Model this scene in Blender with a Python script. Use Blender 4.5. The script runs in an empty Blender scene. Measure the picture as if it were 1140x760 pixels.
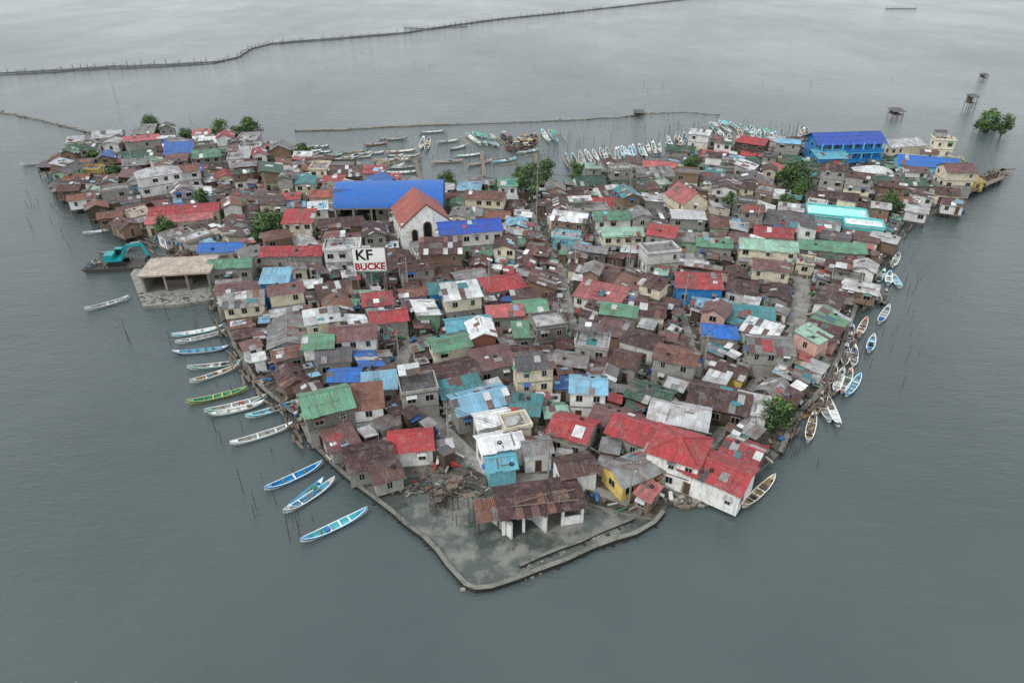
import bpy, math, random
from mathutils import Vector, Matrix, noise
R = random.Random(7)
scene = bpy.context.scene
COL = scene.collection

# ------------------------------------------------------------------ camera (drone, 60 m up, 24 mm)
PITCH = math.radians(31.0); H = 60.0
cam = bpy.data.cameras.new("drone_camera"); camo = bpy.data.objects.new("drone_camera", cam)
COL.objects.link(camo); scene.camera = camo
camo.location = (0, 0, H); camo.rotation_euler = (math.radians(90) - PITCH, 0, 0)
cam.lens = 24; cam.sensor_width = 36; cam.clip_end = 20000; cam.clip_start = 0.5

def G(u, v, z=0.0):
    """survey: bearing/elevation read off the map photo -> metres on the level plane z"""
    x = (u - 570) / 760.0; y = -(v - 380) / 760.0
    d = (x, math.cos(PITCH) + y * math.sin(PITCH), -math.sin(PITCH) + y * math.cos(PITCH))
    t = (H - z) / (-d[2])
    return Vector((d[0] * t, d[1] * t, z))

# ------------------------------------------------------------------ materials
def s2l(c):
    c = c / 255.0
    return c / 12.92 if c <= 0.04045 else ((c + 0.055) / 1.055) ** 2.4
def lin(c): return (s2l(c[0]), s2l(c[1]), s2l(c[2]), 1)
MATS = {}
class NT:
    def __init__(s, name):
        s.m = bpy.data.materials.new(name); s.m.use_nodes = True
        s.t = s.m.node_tree; s.n = s.t.nodes; s.b = s.n["Principled BSDF"]
    def node(s, typ, **kw):
        n = s.n.new(typ)
        for k, v in kw.items(): setattr(n, k, v)
        return n
    def link(s, a, b): s.t.links.new(a, b)
    def noise(s, vec, scale, detail=4, rough=0.55):
        n = s.node("ShaderNodeTexNoise"); n.inputs["Scale"].default_value = scale
        n.inputs["Detail"].default_value = detail; n.inputs["Roughness"].default_value = rough
        if vec is not None: s.link(vec, n.inputs["Vector"])
        return n.outputs["Fac"]
    def ramp(s, fac, a, b, va=0.0, vb=1.0):
        n = s.node("ShaderNodeMapRange"); s.link(fac, n.inputs[0])
        n.inputs[1].default_value = a; n.inputs[2].default_value = b
        n.inputs[3].default_value = va; n.inputs[4].default_value = vb
        return n.outputs[0]
    def mix(s, fac, a, b, mode='MIX'):
        n = s.node("ShaderNodeMix", data_type='RGBA', blend_type=mode)
        for i, x in ((0, fac), (6, a), (7, b)):
            if hasattr(x, "is_linked") or hasattr(x, "links"): s.link(x, n.inputs[i])
            else: n.inputs[i].default_value = x
        return n.outputs[2]
    def math(s, op, a, b=0.0):
        n = s.node("ShaderNodeMath", operation=op)
        for i, x in enumerate((a, b)):
            if hasattr(x, "links"): s.link(x, n.inputs[i])
            else: n.inputs[i].default_value = x
        return n.outputs[0]
    def attr(s, name):
        n = s.node("ShaderNodeAttribute"); n.attribute_name = name; return n.outputs["Fac"]
    def pos(s): return s.node("ShaderNodeNewGeometry").outputs["Position"]
    def mapping(s, vec, sc):
        n = s.node("ShaderNodeMapping"); s.link(vec, n.inputs[0]); n.inputs[3].default_value = sc
        return n.outputs[0]
    def bump(s, h, strength, dist):
        n = s.node("ShaderNodeBump"); n.inputs["Strength"].default_value = strength
        n.inputs["Distance"].default_value = dist; s.link(h, n.inputs["Height"])
        s.link(n.outputs[0], s.b.inputs["Normal"])

ROOFC = dict(brown=(88,64,62), maroon=(78,50,53), grey=(146,148,150), lgrey=(196,199,202), dgrey=(94,97,102),
             red=(176,48,56), pink=(192,96,98), green=(96,154,124), dgreen=(48,92,78), teal=(52,142,150),
             blue=(28,104,188), lblue=(124,184,214), white=(234,238,240), rust=(132,88,72), tan=(186,174,158),
             navy=(30,78,176), orange=(176,88,72), mint=(150,194,174), rosy=(118,84,86), cyan=(84,172,194))
RUSTY = dict(brown=.5, maroon=.35, grey=.6, lgrey=.5, dgrey=.5, red=.35, pink=.4, green=.35, dgreen=.3, teal=.35,
             blue=.1, lblue=.2, white=.25, rust=.6, tan=.35, navy=.08, orange=.25, mint=.35, rosy=.5, cyan=.25)
def roofmat(k):
    key = "roof_" + k
    if key in MATS: return MATS[key]
    t = NT(key); P = t.pos(); rnd = t.attr("rnd")
    uv = t.node("ShaderNodeUVMap").outputs[0]
    hs = t.node("ShaderNodeHueSaturation"); hs.inputs["Color"].default_value = lin(ROOFC[k])
    t.link(t.ramp(rnd, 0, 1, 0.5, 1.25), hs.inputs["Value"])
    t.link(t.ramp(rnd, 0, 1, 0.82, 1.0), hs.inputs["Saturation"])
    n1 = t.noise(P, 0.6, 5, .65)
    n1 = t.math('ADD', n1, t.math('MULTIPLY', rnd, 0.16))
    ru = t.ramp(n1, 0.54, 0.70, 0, RUSTY[k])
    c = t.mix(ru, hs.outputs[0], lin((104, 70, 56)))
    n2 = t.noise(P, 0.9, 4, .6)
    c = t.mix(t.ramp(n2, 0.52, 0.74, 0, .1 if k in ("blue", "navy") else .3), c, lin((168, 164, 162)))
    st = t.noise(t.mapping(uv, (5.0, 0.45, 1)), 1.0, 3, .6)
    c = t.mix(t.ramp(st, 0.47, 0.72, 0, .62), c, lin((50, 44, 43)))
    n3 = t.noise(P, 3.5, 4, .7)
    c = t.mix(t.ramp(n3, 0.58, 0.78, 0, .2 if k in ("blue", "navy") else .5), c, lin((190, 187, 184)))
    t.link(c, t.b.inputs["Base Color"])
    w = t.node("ShaderNodeTexWave", bands_direction='X'); w.inputs["Scale"].default_value = 1.25
    t.link(uv, w.inputs["Vector"])
    h = t.math('ADD', w.outputs["Fac"], t.math('MULTIPLY', n3, .5))
    t.bump(h, 0.8, 0.07)
    t.b.inputs["Roughness"].default_value = 0.5; t.b.inputs["Specular IOR Level"].default_value = .3
    MATS[key] = t.m; return t.m

WALLC = dict(conc=(172,170,164), dconc=(124,122,118), white=(236,236,232), cream=(230,220,194), pink=(212,172,160),
             cyan=(130,200,212), green=(158,194,164), ply=(140,116,96), wood=(84,71,62), blue=(44,136,206),
             yellow=(226,196,110), turq=(96,212,212), brick=(146,92,76), lilac=(190,182,202))
def wallmat(k):
    key = "wall_" + k
    if key in MATS: return MATS[key]
    t = NT(key); P = t.pos(); rnd = t.attr("rnd"); uv = t.node("ShaderNodeUVMap").outputs[0]
    hs = t.node("ShaderNodeHueSaturation"); hs.inputs["Color"].default_value = lin(WALLC[k])
    t.link(t.ramp(rnd, 0, 1, 0.82, 1.1), hs.inputs["Value"])
    c = t.mix(t.ramp(t.noise(P, 0.8, 5, .65), .48, .78, 0, .5), hs.outputs[0], lin((96, 92, 86)))
    c = t.mix(t.ramp(t.noise(t.mapping(P, (3, 3, .5)), 1.2, 3), .52, .75, 0, .42), c, lin((76, 70, 64)))
    if k in ("ply", "wood", "brick", "conc", "dconc"):
        br = t.node("ShaderNodeTexBrick"); t.link(uv, br.inputs["Vector"])
        br.inputs["Scale"].default_value = 1.0
        br.inputs["Brick Width"].default_value = 0.42 if k not in ("ply", "wood") else 1.2
        br.inputs["Row Height"].default_value = 0.22 if k not in ("ply", "wood") else 2.4
        br.inputs["Mortar Size"].default_value = 0.012
        br.inputs["Color1"].default_value = (1, 1, 1, 1); br.inputs["Color2"].default_value = (.78, .76, .74, 1)
        br.inputs["Mortar"].default_value = (.55, .53, .5, 1)
        c = t.mix(.8, c, br.outputs[0], 'MULTIPLY')
    t.link(c, t.b.inputs["Base Color"]); t.b.inputs["Roughness"].default_value = .85
    MATS[key] = t.m; return t.m

def plain(key, rgb, rough=.6, var=.35, scale=2.0, dark=(50, 46, 42), metal=0):
    if key in MATS: return MATS[key]
    t = NT(key); P = t.pos(); rnd = t.attr("rnd")
    hs = t.node("ShaderNodeHueSaturation"); hs.inputs["Color"].default_value = lin(rgb)
    t.link(t.ramp(rnd, 0, 1, 0.8, 1.15), hs.inputs["Value"])
    c = t.mix(t.ramp(t.noise(P, scale, 4, .65), .45, .75, 0, var), hs.outputs[0], lin(dark))
    t.link(c, t.b.inputs["Base Color"]); t.b.inputs["Roughness"].default_value = rough
    t.b.inputs["Metallic"].default_value = metal
    MATS[key] = t.m; return t.m
def glass(): return plain("window_glass", (30, 34, 38), .2, .2)
def frame(): return plain("window_frame", (180, 178, 172), .6)
def doorm(): return plain("door_wood", (92, 66, 50), .7)
def post(): return plain("bamboo_post", (84, 74, 66), .85, .5, 5)
def planks(): return plain("weathered_planks", (120, 108, 96), .85, .6, 4)
def conc(): return plain("raw_concrete", (146, 144, 138), .85, .6, 1.2)
def rubber(): return plain("tyre_rubber", (34, 34, 35), .8)

def get(m):
    if isinstance(m, bpy.types.Material): return m
    k, c = m.split(":")
    return roofmat(c) if k == "r" else wallmat(c)

# ------------------------------------------------------------------ mesh builder
class MB:
    def __init__(s): s.v = []; s.f = []; s.m = []; s.r = []; s.uv = []; s.mats = []
    def mi(s, m):
        m = get(m)
        if m not in s.mats: s.mats.append(m)
        return s.mats.index(m)
    def poly(s, pts, mat, rnd=None):
        pts = [Vector(p) for p in pts]; i = len(s.v)
        s.v += [tuple(p) for p in pts]; s.f.append(tuple(range(i, i + len(pts))))
        s.m.append(s.mi(mat)); s.r.append(R.random() if rnd is None else rnd)
        e = (pts[1] - pts[0])
        e = e.normalized() if e.length > 1e-6 else Vector((1, 0, 0))
        nn = e.cross(pts[-1] - pts[0])
        nn = nn.normalized() if nn.length > 1e-9 else Vector((0, 0, 1))
        tt = nn.cross(e)
        for p in pts: s.uv += [(p - pts[0]).dot(e), (p - pts[0]).dot(tt)]
    def box(s, x0, x1, y0, y1, z0, z1, mat, rnd=None):
        rnd = R.random() if rnd is None else rnd
        P = lambda x, y, z: (x, y, z)
        s.poly([P(x0,y0,z0), P(x1,y0,z0), P(x1,y0,z1), P(x0,y0,z1)], mat, rnd)
        s.poly([P(x1,y0,z0), P(x1,y1,z0), P(x1,y1,z1), P(x1,y0,z1)], mat, rnd)
        s.poly([P(x1,y1,z0), P(x0,y1,z0), P(x0,y1,z1), P(x1,y1,z1)], mat, rnd)
        s.poly([P(x0,y1,z0), P(x0,y0,z0), P(x0,y0,z1), P(x0,y1,z1)], mat, rnd)
        s.poly([P(x0,y0,z1), P(x1,y0,z1), P(x1,y1,z1), P(x0,y1,z1)], mat, rnd)
        s.poly([P(x0,y1,z0), P(x1,y1,z0), P(x1,y0,z0), P(x0,y0,z0)], mat, rnd)
    def beam(s, p, q, r0, mat, r1=None, n=5):
        p = Vector(p); q = Vector(q); r1 = r0 if r1 is None else r1
        d = (q - p).normalized(); a = d.orthogonal().normalized(); b = d.cross(a); rnd = R.random()
        A = []; B = []
        for k in range(n):
            w = 2 * math.pi * k / n; o = a * math.cos(w) + b * math.sin(w)
            A.append(p + o * r0); B.append(q + o * r1)
        for k in range(n):
            j = (k + 1) % n; s.poly([A[k], A[j], B[j], B[k]], mat, rnd)
        s.poly(B, mat, rnd); s.poly(A[::-1], mat, rnd)
    def rbeam(s, p, q, w, h, mat):
        p = Vector(p); q = Vector(q); d = (q - p).normalized()
        sd = d.cross(Vector((0, 0, 1)))
        sd = sd.normalized() if sd.length > 1e-4 else Vector((1, 0, 0))
        up = sd.cross(d) * h / 2; sd = sd * w / 2; rnd = R.random()
        A = [p - sd - up, p + sd - up, p + sd + up, p - sd + up]; B = [x + (q - p) for x in A]
        for k in range(4):
            j = (k + 1) % 4; s.poly([A[k], A[j], B[j], B[k]], mat, rnd)
        s.poly(B, mat, rnd); s.poly(A[::-1], mat, rnd)
    def obj(s, name, loc=(0, 0, 0), rot=0.0, parent=None):
        me = bpy.data.meshes.new(name); me.from_pydata(s.v, [], s.f)
        for m in s.mats: me.materials.append(m)
        me.polygons.foreach_set("material_index", s.m)
        u = me.uv_layers.new(name="UVMap"); u.data.foreach_set("uv", s.uv)
        a = me.attributes.new("rnd", 'FLOAT', 'FACE'); a.data.foreach_set("value", s.r)
        o = bpy.data.objects.new(name, me); COL.objects.link(o)
        o.location = loc; o.rotation_euler = (0, 0, rot)
        if parent: o.parent = parent
        return o

# ------------------------------------------------------------------ roof pieces
def sheets(mb, P0, U, V, mat, alts=(), base=None, patch=.06):
    """roof plane laid with individual metal sheets. P0 eave corner, U along eave, V up slope"""
    P0 = Vector(P0); U = Vector(U); V = Vector(V); n = U.cross(V).normalized()
    L = U.length; S = V.length; nc = max(1, round(L / 0.95)); nr = 1 if S < 2.0 else (2 if S < 5 else 3)
    base = R.random() if base is None else base
    lo = P0 - n * .07
    mb.poly([lo, lo + V, lo + U + V, lo + U], mat, .2)
    mb.poly([lo, lo + U, P0 + U, P0], mat, .3); mb.poly([lo + U, lo + U + V, P0 + U + V, P0 + U], mat, .3)
    mb.poly([lo + U + V, lo + V, P0 + V, P0 + U + V], mat, .3); mb.poly([lo + V, lo, P0, P0 + V], mat, .3)
    mb.poly([P0, P0 + U, P0 + U + V, P0 + V], mat, .3)
    for i in range(nc):
        for j in range(nr):
            a = P0 + U * (i / nc) + V * (j / nr); du = U * (1 / nc); dv = V * (1 / nr)
            o = n * (0.012 + R.random() * .03 + .02 * j)
            ex = V.normalized() * (-R.random() * (.2 if j == 0 else .08))
            m = mat; r = min(1, max(0, base * .5 + R.random() * .5))
            if alts and R.random() < patch: m = R.choice(alts)
            tw = n * (R.random() * .05)
            mb.poly([a + o + ex, a + du * 1.03 + o + ex + tw, a + du * 1.03 + dv + o + tw, a + dv + o], m, r)

def windows(mb, p, q, z0, z1, stor):
    p = Vector((p[0], p[1], 0)); q = Vector((q[0], q[1], 0)); L = (q - p).length
    if L < 1.6: return
    d = (q - p).normalized(); out = Vector((d.y, -d.x, 0)); sh = (z1 - z0) / stor
    door_done = False
    for s in range(stor):
        n = max(1, int(L / 2.1)); zb = z0 + s * sh
        for k in range(n):
            if R.random() < .25: continue
            c = p + d * (L * (k + .5) / n)
            isdoor = (s == 0 and not door_done and R.random() < .45)
            w = .8 if isdoor else R.choice((.6, .8, 1.1)); a = .05 if isdoor else sh * .38
            b = min(sh - .3, 1.9) if isdoor else min(sh - .35, sh * .38 + .95)
            def Q(x, z, o): v = c + d * x + out * o; return (v.x, v.y, zb + z)
            fm = frame(); fw = .07
            for (xa, xb, za, zc) in ((-w/2-fw, -w/2, a, b), (w/2, w/2+fw, a, b), (-w/2-fw, w/2+fw, b, b+fw), (-w/2-fw, w/2+fw, a-fw, a)):
                mb.poly([Q(xa, za, .05), Q(xb, za, .05), Q(xb, zc, .05), Q(xa, zc, .05)], fm, .6)
            mb.poly([Q(-w/2-fw, b+fw, .05), Q(w/2+fw, b+fw, .05), Q(w/2+fw, b+fw, 0), Q(-w/2-fw, b+fw, 0)], fm, .7)
            mb.poly([Q(-w/2-fw, a-fw, 0), Q(w/2+fw, a-fw, 0), Q(w/2+fw, a-fw, .05), Q(-w/2-fw, a-fw, .05)], fm, .7)
            mb.poly([Q(-w/2, a, .015), Q(w/2, a, .015), Q(w/2, b, .015), Q(-w/2, b, .015)], doorm() if isdoor else glass())
            if not isdoor: mb.poly([Q(-.03, a, .04), Q(.03, a, .04), Q(.03, b, .04), Q(-.03, b, .04)], fm, .6)
            door_done |= isdoor
            if not isdoor and R.random() < .35:
                am = R.choice(("r:grey", "r:rust", "r:green", "r:blue", "r:lgrey", "r:white"))
                mb.poly([Q(-w/2-.2, b+.1, .65), Q(w/2+.2, b+.1, .65), Q(w/2+.2, b+.38, .02), Q(-w/2-.2, b+.38, .02)], am)
                mb.poly([Q(-w/2-.2, b+.36, .02), Q(w/2+.2, b+.36, .02), Q(w/2+.2, b+.08, .65), Q(-w/2-.2, b+.08, .65)], am)

def tyre(mb, c, r):
    n = 8
    for k in range(n):
        a = 2*math.pi*k/n; b = 2*math.pi*(k+1)/n
        def q(an, rr, z): return (c[0]+math.cos(an)*rr, c[1]+math.sin(an)*rr, c[2]+z)
        m = rubber()
        mb.poly([q(a,r,0), q(b,r,0), q(b,r,.16), q(a,r,.16)], m)
        mb.poly([q(a,r,.16), q(b,r,.16), q(b,r*.55,.16), q(a,r*.55,.16)], m)
        mb.poly([q(b,r*.55,0), q(a,r*.55,0), q(a,r*.55,.16), q(b,r*.55,.16)], m)

RECTS = []; GRID = {}
def rect_add(x, y, w, d, a):
    r = (x, y, w/2, d/2, math.cos(a), math.sin(a)); RECTS.append(r)
    rad = math.hypot(w, d)/2
    for i in range(int((x-rad)//8), int((x+rad)//8)+1):
        for j in range(int((y-rad)//8), int((y+rad)//8)+1): GRID.setdefault((i, j), []).append(r)
def sat(a, b):
    dx = b[0]-a[0]; dy = b[1]-a[1]
    for (c, s) in ((a[4], a[5]), (-a[5], a[4]), (b[4], b[5]), (-b[5], b[4])):
        def ext(r): return r[2]*abs(r[4]*c+r[5]*s) + r[3]*abs(-r[5]*c+r[4]*s)
        if abs(dx*c+dy*s) >= ext(a)+ext(b): return False
    return True
def rect_free(x, y, w, d, a):
    r = (x, y, w/2, d/2, math.cos(a), math.sin(a)); rad = math.hypot(w, d)/2; seen = set()
    for i in range(int((x-rad)//8), int((x+rad)//8)+1):
        for j in range(int((y-rad)//8), int((y+rad)//8)+1):
            for q in GRID.get((i, j), ()):
                if id(q) in seen: continue
                seen.add(id(q))
                if sat(r, q): return False
    return True

GZ = 0.4
ALT = ("r:rust", "r:grey", "r:lgrey", "r:rosy", "r:lgrey", "r:dgrey", "r:white")
def house(name, x, y, w, d, h, ang, rt, roof, wall, wall2=None, stor=None, pitch=.4, oh=.32, stilts=False,
          z0=GZ, patch=.06, clutter=True, reserve=False, base=None, extra=None):
    roof = roof if roof.startswith("r:") else "r:"+roof
    wall = wall if wall.startswith("w:") else "w:"+wall
    wall2 = wall if wall2 is None else "w:"+wall2
    stor = stor or (3 if h > 6.4 else 2 if h > 4.0 else 1)
    mb = MB(); a = w/2; b = d/2; zb = 0.0
    if stilts:
        for px in (-a+.1, 0, a-.1):
            for py in (-b+.1, 0, b-.1): mb.beam((px, py, -1.6), (px, py, .1), .09, post())
        mb.box(-a-.1, a+.1, -b-.1, b+.1, 0.1, .25, planks()); zb = .25
    cs = [(-a, -b), (a, -b), (a, b), (-a, b)]
    rise = {'gable': b*pitch, 'shed': d*pitch*.5, 'hip': b*pitch, 'flat': 0}[rt]
    def top(px, py):
        if rt == 'shed': return h + rise*(py+b)/d
        return h
    wr = R.random()
    for k in range(4):
        p = cs[k]; q = cs[(k+1) % 4]
        if stor > 1 and wall2 != wall:
            zm = zb + (h-zb)/2
            mb.poly([(*p, zb), (*q, zb), (*q, zm), (*p, zm)], wall, wr)
            mb.poly([(*p, zm), (*q, zm), (*q, top(*q)), (*p, top(*p))], wall2, wr)
        elif rt == 'gable' and k in (1, 3):
            mb.poly([(*p, zb), (*q, zb), (*q, h), (p[0], 0, h+rise), (*p, h)], wall, wr)
        else: mb.poly([(*p, zb), (*q, zb), (*q, top(*q)), (*p, top(*p))], wall, wr)
        if rt == 'gable' and k in (1, 3) and stor > 1 and wall2 != wall:
            mb.poly([(*p, h), (*q, h), (p[0], 0, h+rise)], wall2, wr)
        windows(mb, p, q, zb, h, stor)
    for s in range(1, stor):
        zm = zb + (h-zb)*s/stor
        mb.box(-a-.06, a+.06, -b-.06, b+.06, zm-.1, zm+.08, conc(), .5)
    base = R.random() if base is None else base
    t = .1
    if rt == 'gable':
        k = rise/b; e = h - k*oh + t; ez = h+rise+t
        sheets(mb, (-a-oh, -b-oh, e), (w+2*oh, 0, 0), (0, b+oh, ez-e), roof, ALT, base, patch)
        sheets(mb, (a+oh, b+oh, e), (-w-2*oh, 0, 0), (0, -b-oh, ez-e), roof, ALT, min(1, max(0, base+R.uniform(-.25, .25))), patch)
        mb.rbeam((-a-oh, 0, ez+.05), (a+oh, 0, ez+.05), .3, .07, roof)
    elif rt == 'shed':
        k = rise/d; e = h-k*oh+t; ez = h+rise+k*oh+t
        sheets(mb, (-a-oh, -b-oh, e), (w+2*oh, 0, 0), (0, d+2*oh, ez-e), roof, ALT, base, patch)
    elif rt == 'hip':
        k = rise/b; e = h-k*oh+t; ez = h+rise+t; ra = max(a-b, .3)
        A, B, C, D = (-a-oh, -b-oh, e), (a+oh, -b-oh, e), (a+oh, b+oh, e), (-a-oh, b+oh, e)
        E, F = (-ra, 0, ez), (ra, 0, ez)
        mb.poly([A, B, F, E], roof, base); mb.poly([C, D, E, F], roof, min(1, base+.1))
        mb.poly([B, C, F], roof, base*.8); mb.poly([D, A, E], roof, base*.8)
        mb.poly([D, C, B, A], roof, .2)
        for (p, q) in ((A, E), (D, E), (B, F), (C, F), (E, F)): mb.beam(p, q, .1, roof)
    else:
        mb.box(-a-.15, a+.15, -b-.15, b+.15, h, h+.14, roof, base)
        for (x0, x1, y0, y1) in ((-a-.15, a+.15, -b-.15, -b), (-a-.15, a+.15, b, b+.15), (-a-.15, -a, -b, b), (a, a+.15, -b, b)):
            mb.box(x0, x1, y0, y1, h+.14, h+.6, wall2, wr)
        if clutter and w > 3.4:   # unfinished column stubs and a half-covered lean-to on the deck
            for (px, py) in cs: mb.beam((px*.9, py*.9, h+.1), (px*.9, py*.9, h+1.3), .09, conc(), n=4)
            if R.random() < .6:
                sheets(mb, (-a, 0, h+1.9), (w*.6, 0, 0), (0, b, .35), R.choice(ALT), ALT, None, .3)
                for (px, py) in ((-a+.1, .1), (-a+w*.55, .1), (-a+.1, b-.1), (-a+w*.55, b-.1)): mb.beam((px, py, h+.1), (px, py, h+1.9), .05, post(), n=4)
    if clutter:
        def rz(px, py):
            if rt == 'gable': return h + rise*(1-abs(py)/b) + t + .05
            if rt == 'shed': return h + rise*(py+b)/d + t + .05
            return h+.14
        if rt != 'hip':
            for _ in range(R.choice((0, 1, 2, 3, 4, 5))):
                px = R.uniform(-a*.8, a*.8); py = R.uniform(-b*.8, b*.8); z = rz(px, py); c = R.random()
                if c < .2: tyre(mb, (px, py, z), .3)
                elif c < .55:
                    l = R.uniform(.5, 1.3); an = R.choice((0, 1.57, R.uniform(0, 3)))
                    dx, dy = math.cos(an)*l, math.sin(an)*l
                    p = (max(-a, min(a, px-dx)), max(-b, min(b, py-dy))); q = (max(-a, min(a, px+dx)), max(-b, min(b, py+dy)))
                    mb.rbeam((*p, rz(*p)+.04), (*q, rz(*q)+.04), .14, .08, planks())
                else:
                    s = R.uniform(.3, .9); kk = R.uniform(.4, 1.4)
                    m = R.choice((R.choice(ALT), R.choice(ALT), "r:lblue", "r:white", "r:teal", "r:red"))
                    P = [(max(-a, px-s), max(-b, py-s*kk)), (min(a, px+s), max(-b, py-s*kk)), (min(a, px+s), min(b, py+s*kk)), (max(-a, px-s), min(b, py+s*kk))]
                    if rt == 'shed' or (rt == 'gable' and P[0][1]*P[2][1] > 0) or rt == 'flat':
                        mb.poly([(*p, rz(*p)+.05) for p in P], m)
        if R.random() < .12:
            px = R.choice((-1, 1))*(a+.45)
            mb.beam((px, 0, 0), (px, 0, 1.1), .35, plain("plastic_drum", (40, 90, 160), .5), n=10)
        if R.random() < .12:
            mb.beam((a*.6, b*.6, 0), (a*.6, b*.6, h+rise+2.2), .03, frame(), n=4)
            mb.beam((a*.6-.5, b*.6, h+rise+2), (a*.6+.5, b*.6, h+rise+2), .02, frame(), n=3)
    if extra: extra(mb, a, b, h, rise)
    o = mb.obj(name, (x, y, z0), ang)
    if reserve: rect_add(x, y, w+.2, d+.2, ang)
    return o

def LM(name, u, v, w, d, h, adeg, rt, roof, wall, **k):
    z = GZ + h + (d/2*k.get('pitch', .4))*.5
    p = G(u, v, z)
    return house(name, p.x, p.y, w, d, h, math.radians(adeg), rt, roof, wall, reserve=True, **k)

# ------------------------------------------------------------------ outline
OUT = [(66,186),(64,200),(82,222),(118,238),(160,262),(200,292),(238,322),(246,352),(262,388),(286,428),(326,462),
       (346,492),(372,520),(402,545),(440,532),(500,530),(545,545),(620,552),(690,572),(730,580),(738,572),(750,552),(800,562),(866,508),
       (882,468),(912,440),(932,398),(952,335),(978,292),(1003,250),(1010,236),(1062,226),(1084,206),(1076,196),(1040,178),
       (960,172),(900,166),(860,164),(800,166),(745,180),(690,194),(640,204),(600,214),(480,214),(420,210),(385,192),(340,174),
       (270,162),(180,158),(100,164)]
OUTG = [G(*p) for p in OUT]
def inside(x, y, poly=OUTG):
    c = False; n = len(poly)
    for i in range(n):
        p, q = poly[i], poly[i-1]
        if (p.y > y) != (q.y > y) and x < (q.x-p.x)*(y-p.y)/(q.y-p.y)+p.x: c = not c
    return c

# ------------------------------------------------------------------ water
def water_mat():
    t = NT("sea_water"); P = t.pos()
    big = t.noise(t.mapping(P, (.007, .004, 1)), 1.0, 7, .68)
    cn = t.noise(P, .02, 4, .6)
    c = t.mix(t.ramp(cn, .35, .65), lin((68, 79, 81)), lin((77, 88, 89)))
    t.link(c, t.b.inputs["Base Color"])
    t.link(t.ramp(big, .40, .62, .07, .17), t.b.inputs["Roughness"])
    t.b.inputs["IOR"].default_value = 1.45
    r1 = t.node("ShaderNodeMapping"); t.link(P, r1.inputs[0]); r1.inputs[2].default_value = (0, 0, .45); r1.inputs[3].default_value = (.5, 1.7, 1)
    n1 = t.noise(r1.outputs[0], 1.0, 4, .65); n2 = t.noise(r1.outputs[0], .22, 3, .5)
    hh = t.math('ADD', t.math('MULTIPLY', n1, .55), t.math('MULTIPLY', n2, .6))
    bn = t.node("ShaderNodeBump"); bn.inputs["Distance"].default_value = .8
    t.link(t.ramp(big, .38, .64, .26, .62), bn.inputs["Strength"]); t.link(hh, bn.inputs["Height"])
    t.link(bn.outputs[0], t.b.inputs["Normal"])
    return t.m
WM = water_mat()
mb = MB(); S = 9000
mb.poly([(-S, -S, 0), (S, -S, 0), (S, S, 0), (-S, S, 0)], WM); mb.obj("sea_water")

# ------------------------------------------------------------------ island ground, seawall, roads
def ground_mat():
    t = NT("island_ground"); P = t.pos()
    c = t.mix(t.ramp(t.noise(P, .5, 5, .7), .4, .65), lin((58, 54, 50)), lin((116, 112, 104)))
    c = t.mix(t.ramp(t.noise(P, 3, 4, .7), .5, .7, 0, .7), c, lin((44, 40, 36)))
    t.link(c, t.b.inputs["Base Color"])
    t.link(t.ramp(t.noise(P, .3, 3), .4, .6, .25, .9), t.b.inputs["Roughness"]); t.bump(t.noise(P, 2.5, 4), .6, .15)
    return t.m
GM = ground_mat()
mb = MB(); mb.poly([(p.x, p.y, GZ) for p in reversed(OUTG)], GM, .5)
n = len(OUTG)
for i in range(n):
    p, q = OUTG[i], OUTG[(i+1) % n]; mb.poly([(p.x, p.y, -.5), (q.x, q.y, -.5), (q.x, q.y, GZ), (p.x, p.y, GZ)], conc())
mb.obj("island_ground")
def strip(mb, pts, w, z0, z1, mat, side=None):
    P = [Vector((p.x, p.y, 0)) for p in pts]; L = []; Rr = []; side = side or mat
    for i, p in enumerate(P):
        d = ((P[min(i+1, len(P)-1)]-P[i]).normalized() + (P[i]-P[max(i-1, 0)]).normalized()).normalized()
        s = Vector((-d.y, d.x, 0))*w/2; L.append(p+s); Rr.append(p-s)
    for i in range(len(P)-1):
        def z(v, h): return (v.x, v.y, h)
        a, b, c, d = Rr[i], Rr[i+1], L[i+1], L[i]; r = R.random()
        mb.poly([z(a,z1), z(b,z1), z(c,z1), z(d,z1)], mat, r)
        mb.poly([z(a,z0), z(b,z0), z(b,z1), z(a,z1)], side, r); mb.poly([z(c,z0), z(d,z0), z(d,z1), z(c,z1)], side, r)
    for v in ((Rr[0], L[0]), (L[-1], Rr[-1])):
        mb.poly([(v[1].x, v[1].y, z0), (v[0].x, v[0].y, z0), (v[0].x, v[0].y, z1), (v[1].x, v[1].y, z1)], side)
def densify(pts, step=2.5, jit=.15):
    out = []
    for i in range(len(pts)-1):
        n = max(1, int((pts[i+1]-pts[i]).length/step))
        for k in range(n):
            q = pts[i].lerp(pts[i+1], k/n); out.append(q+Vector((R.uniform(-jit, jit), R.uniform(-jit, jit), 0)))
    out.append(pts[-1]); return out
wet = plain("seawall_top", (122, 121, 115), .75, .75, .9); dk = plain("seawall_wet_side", (50, 50, 47), .4, .6, 1.5)
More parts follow.
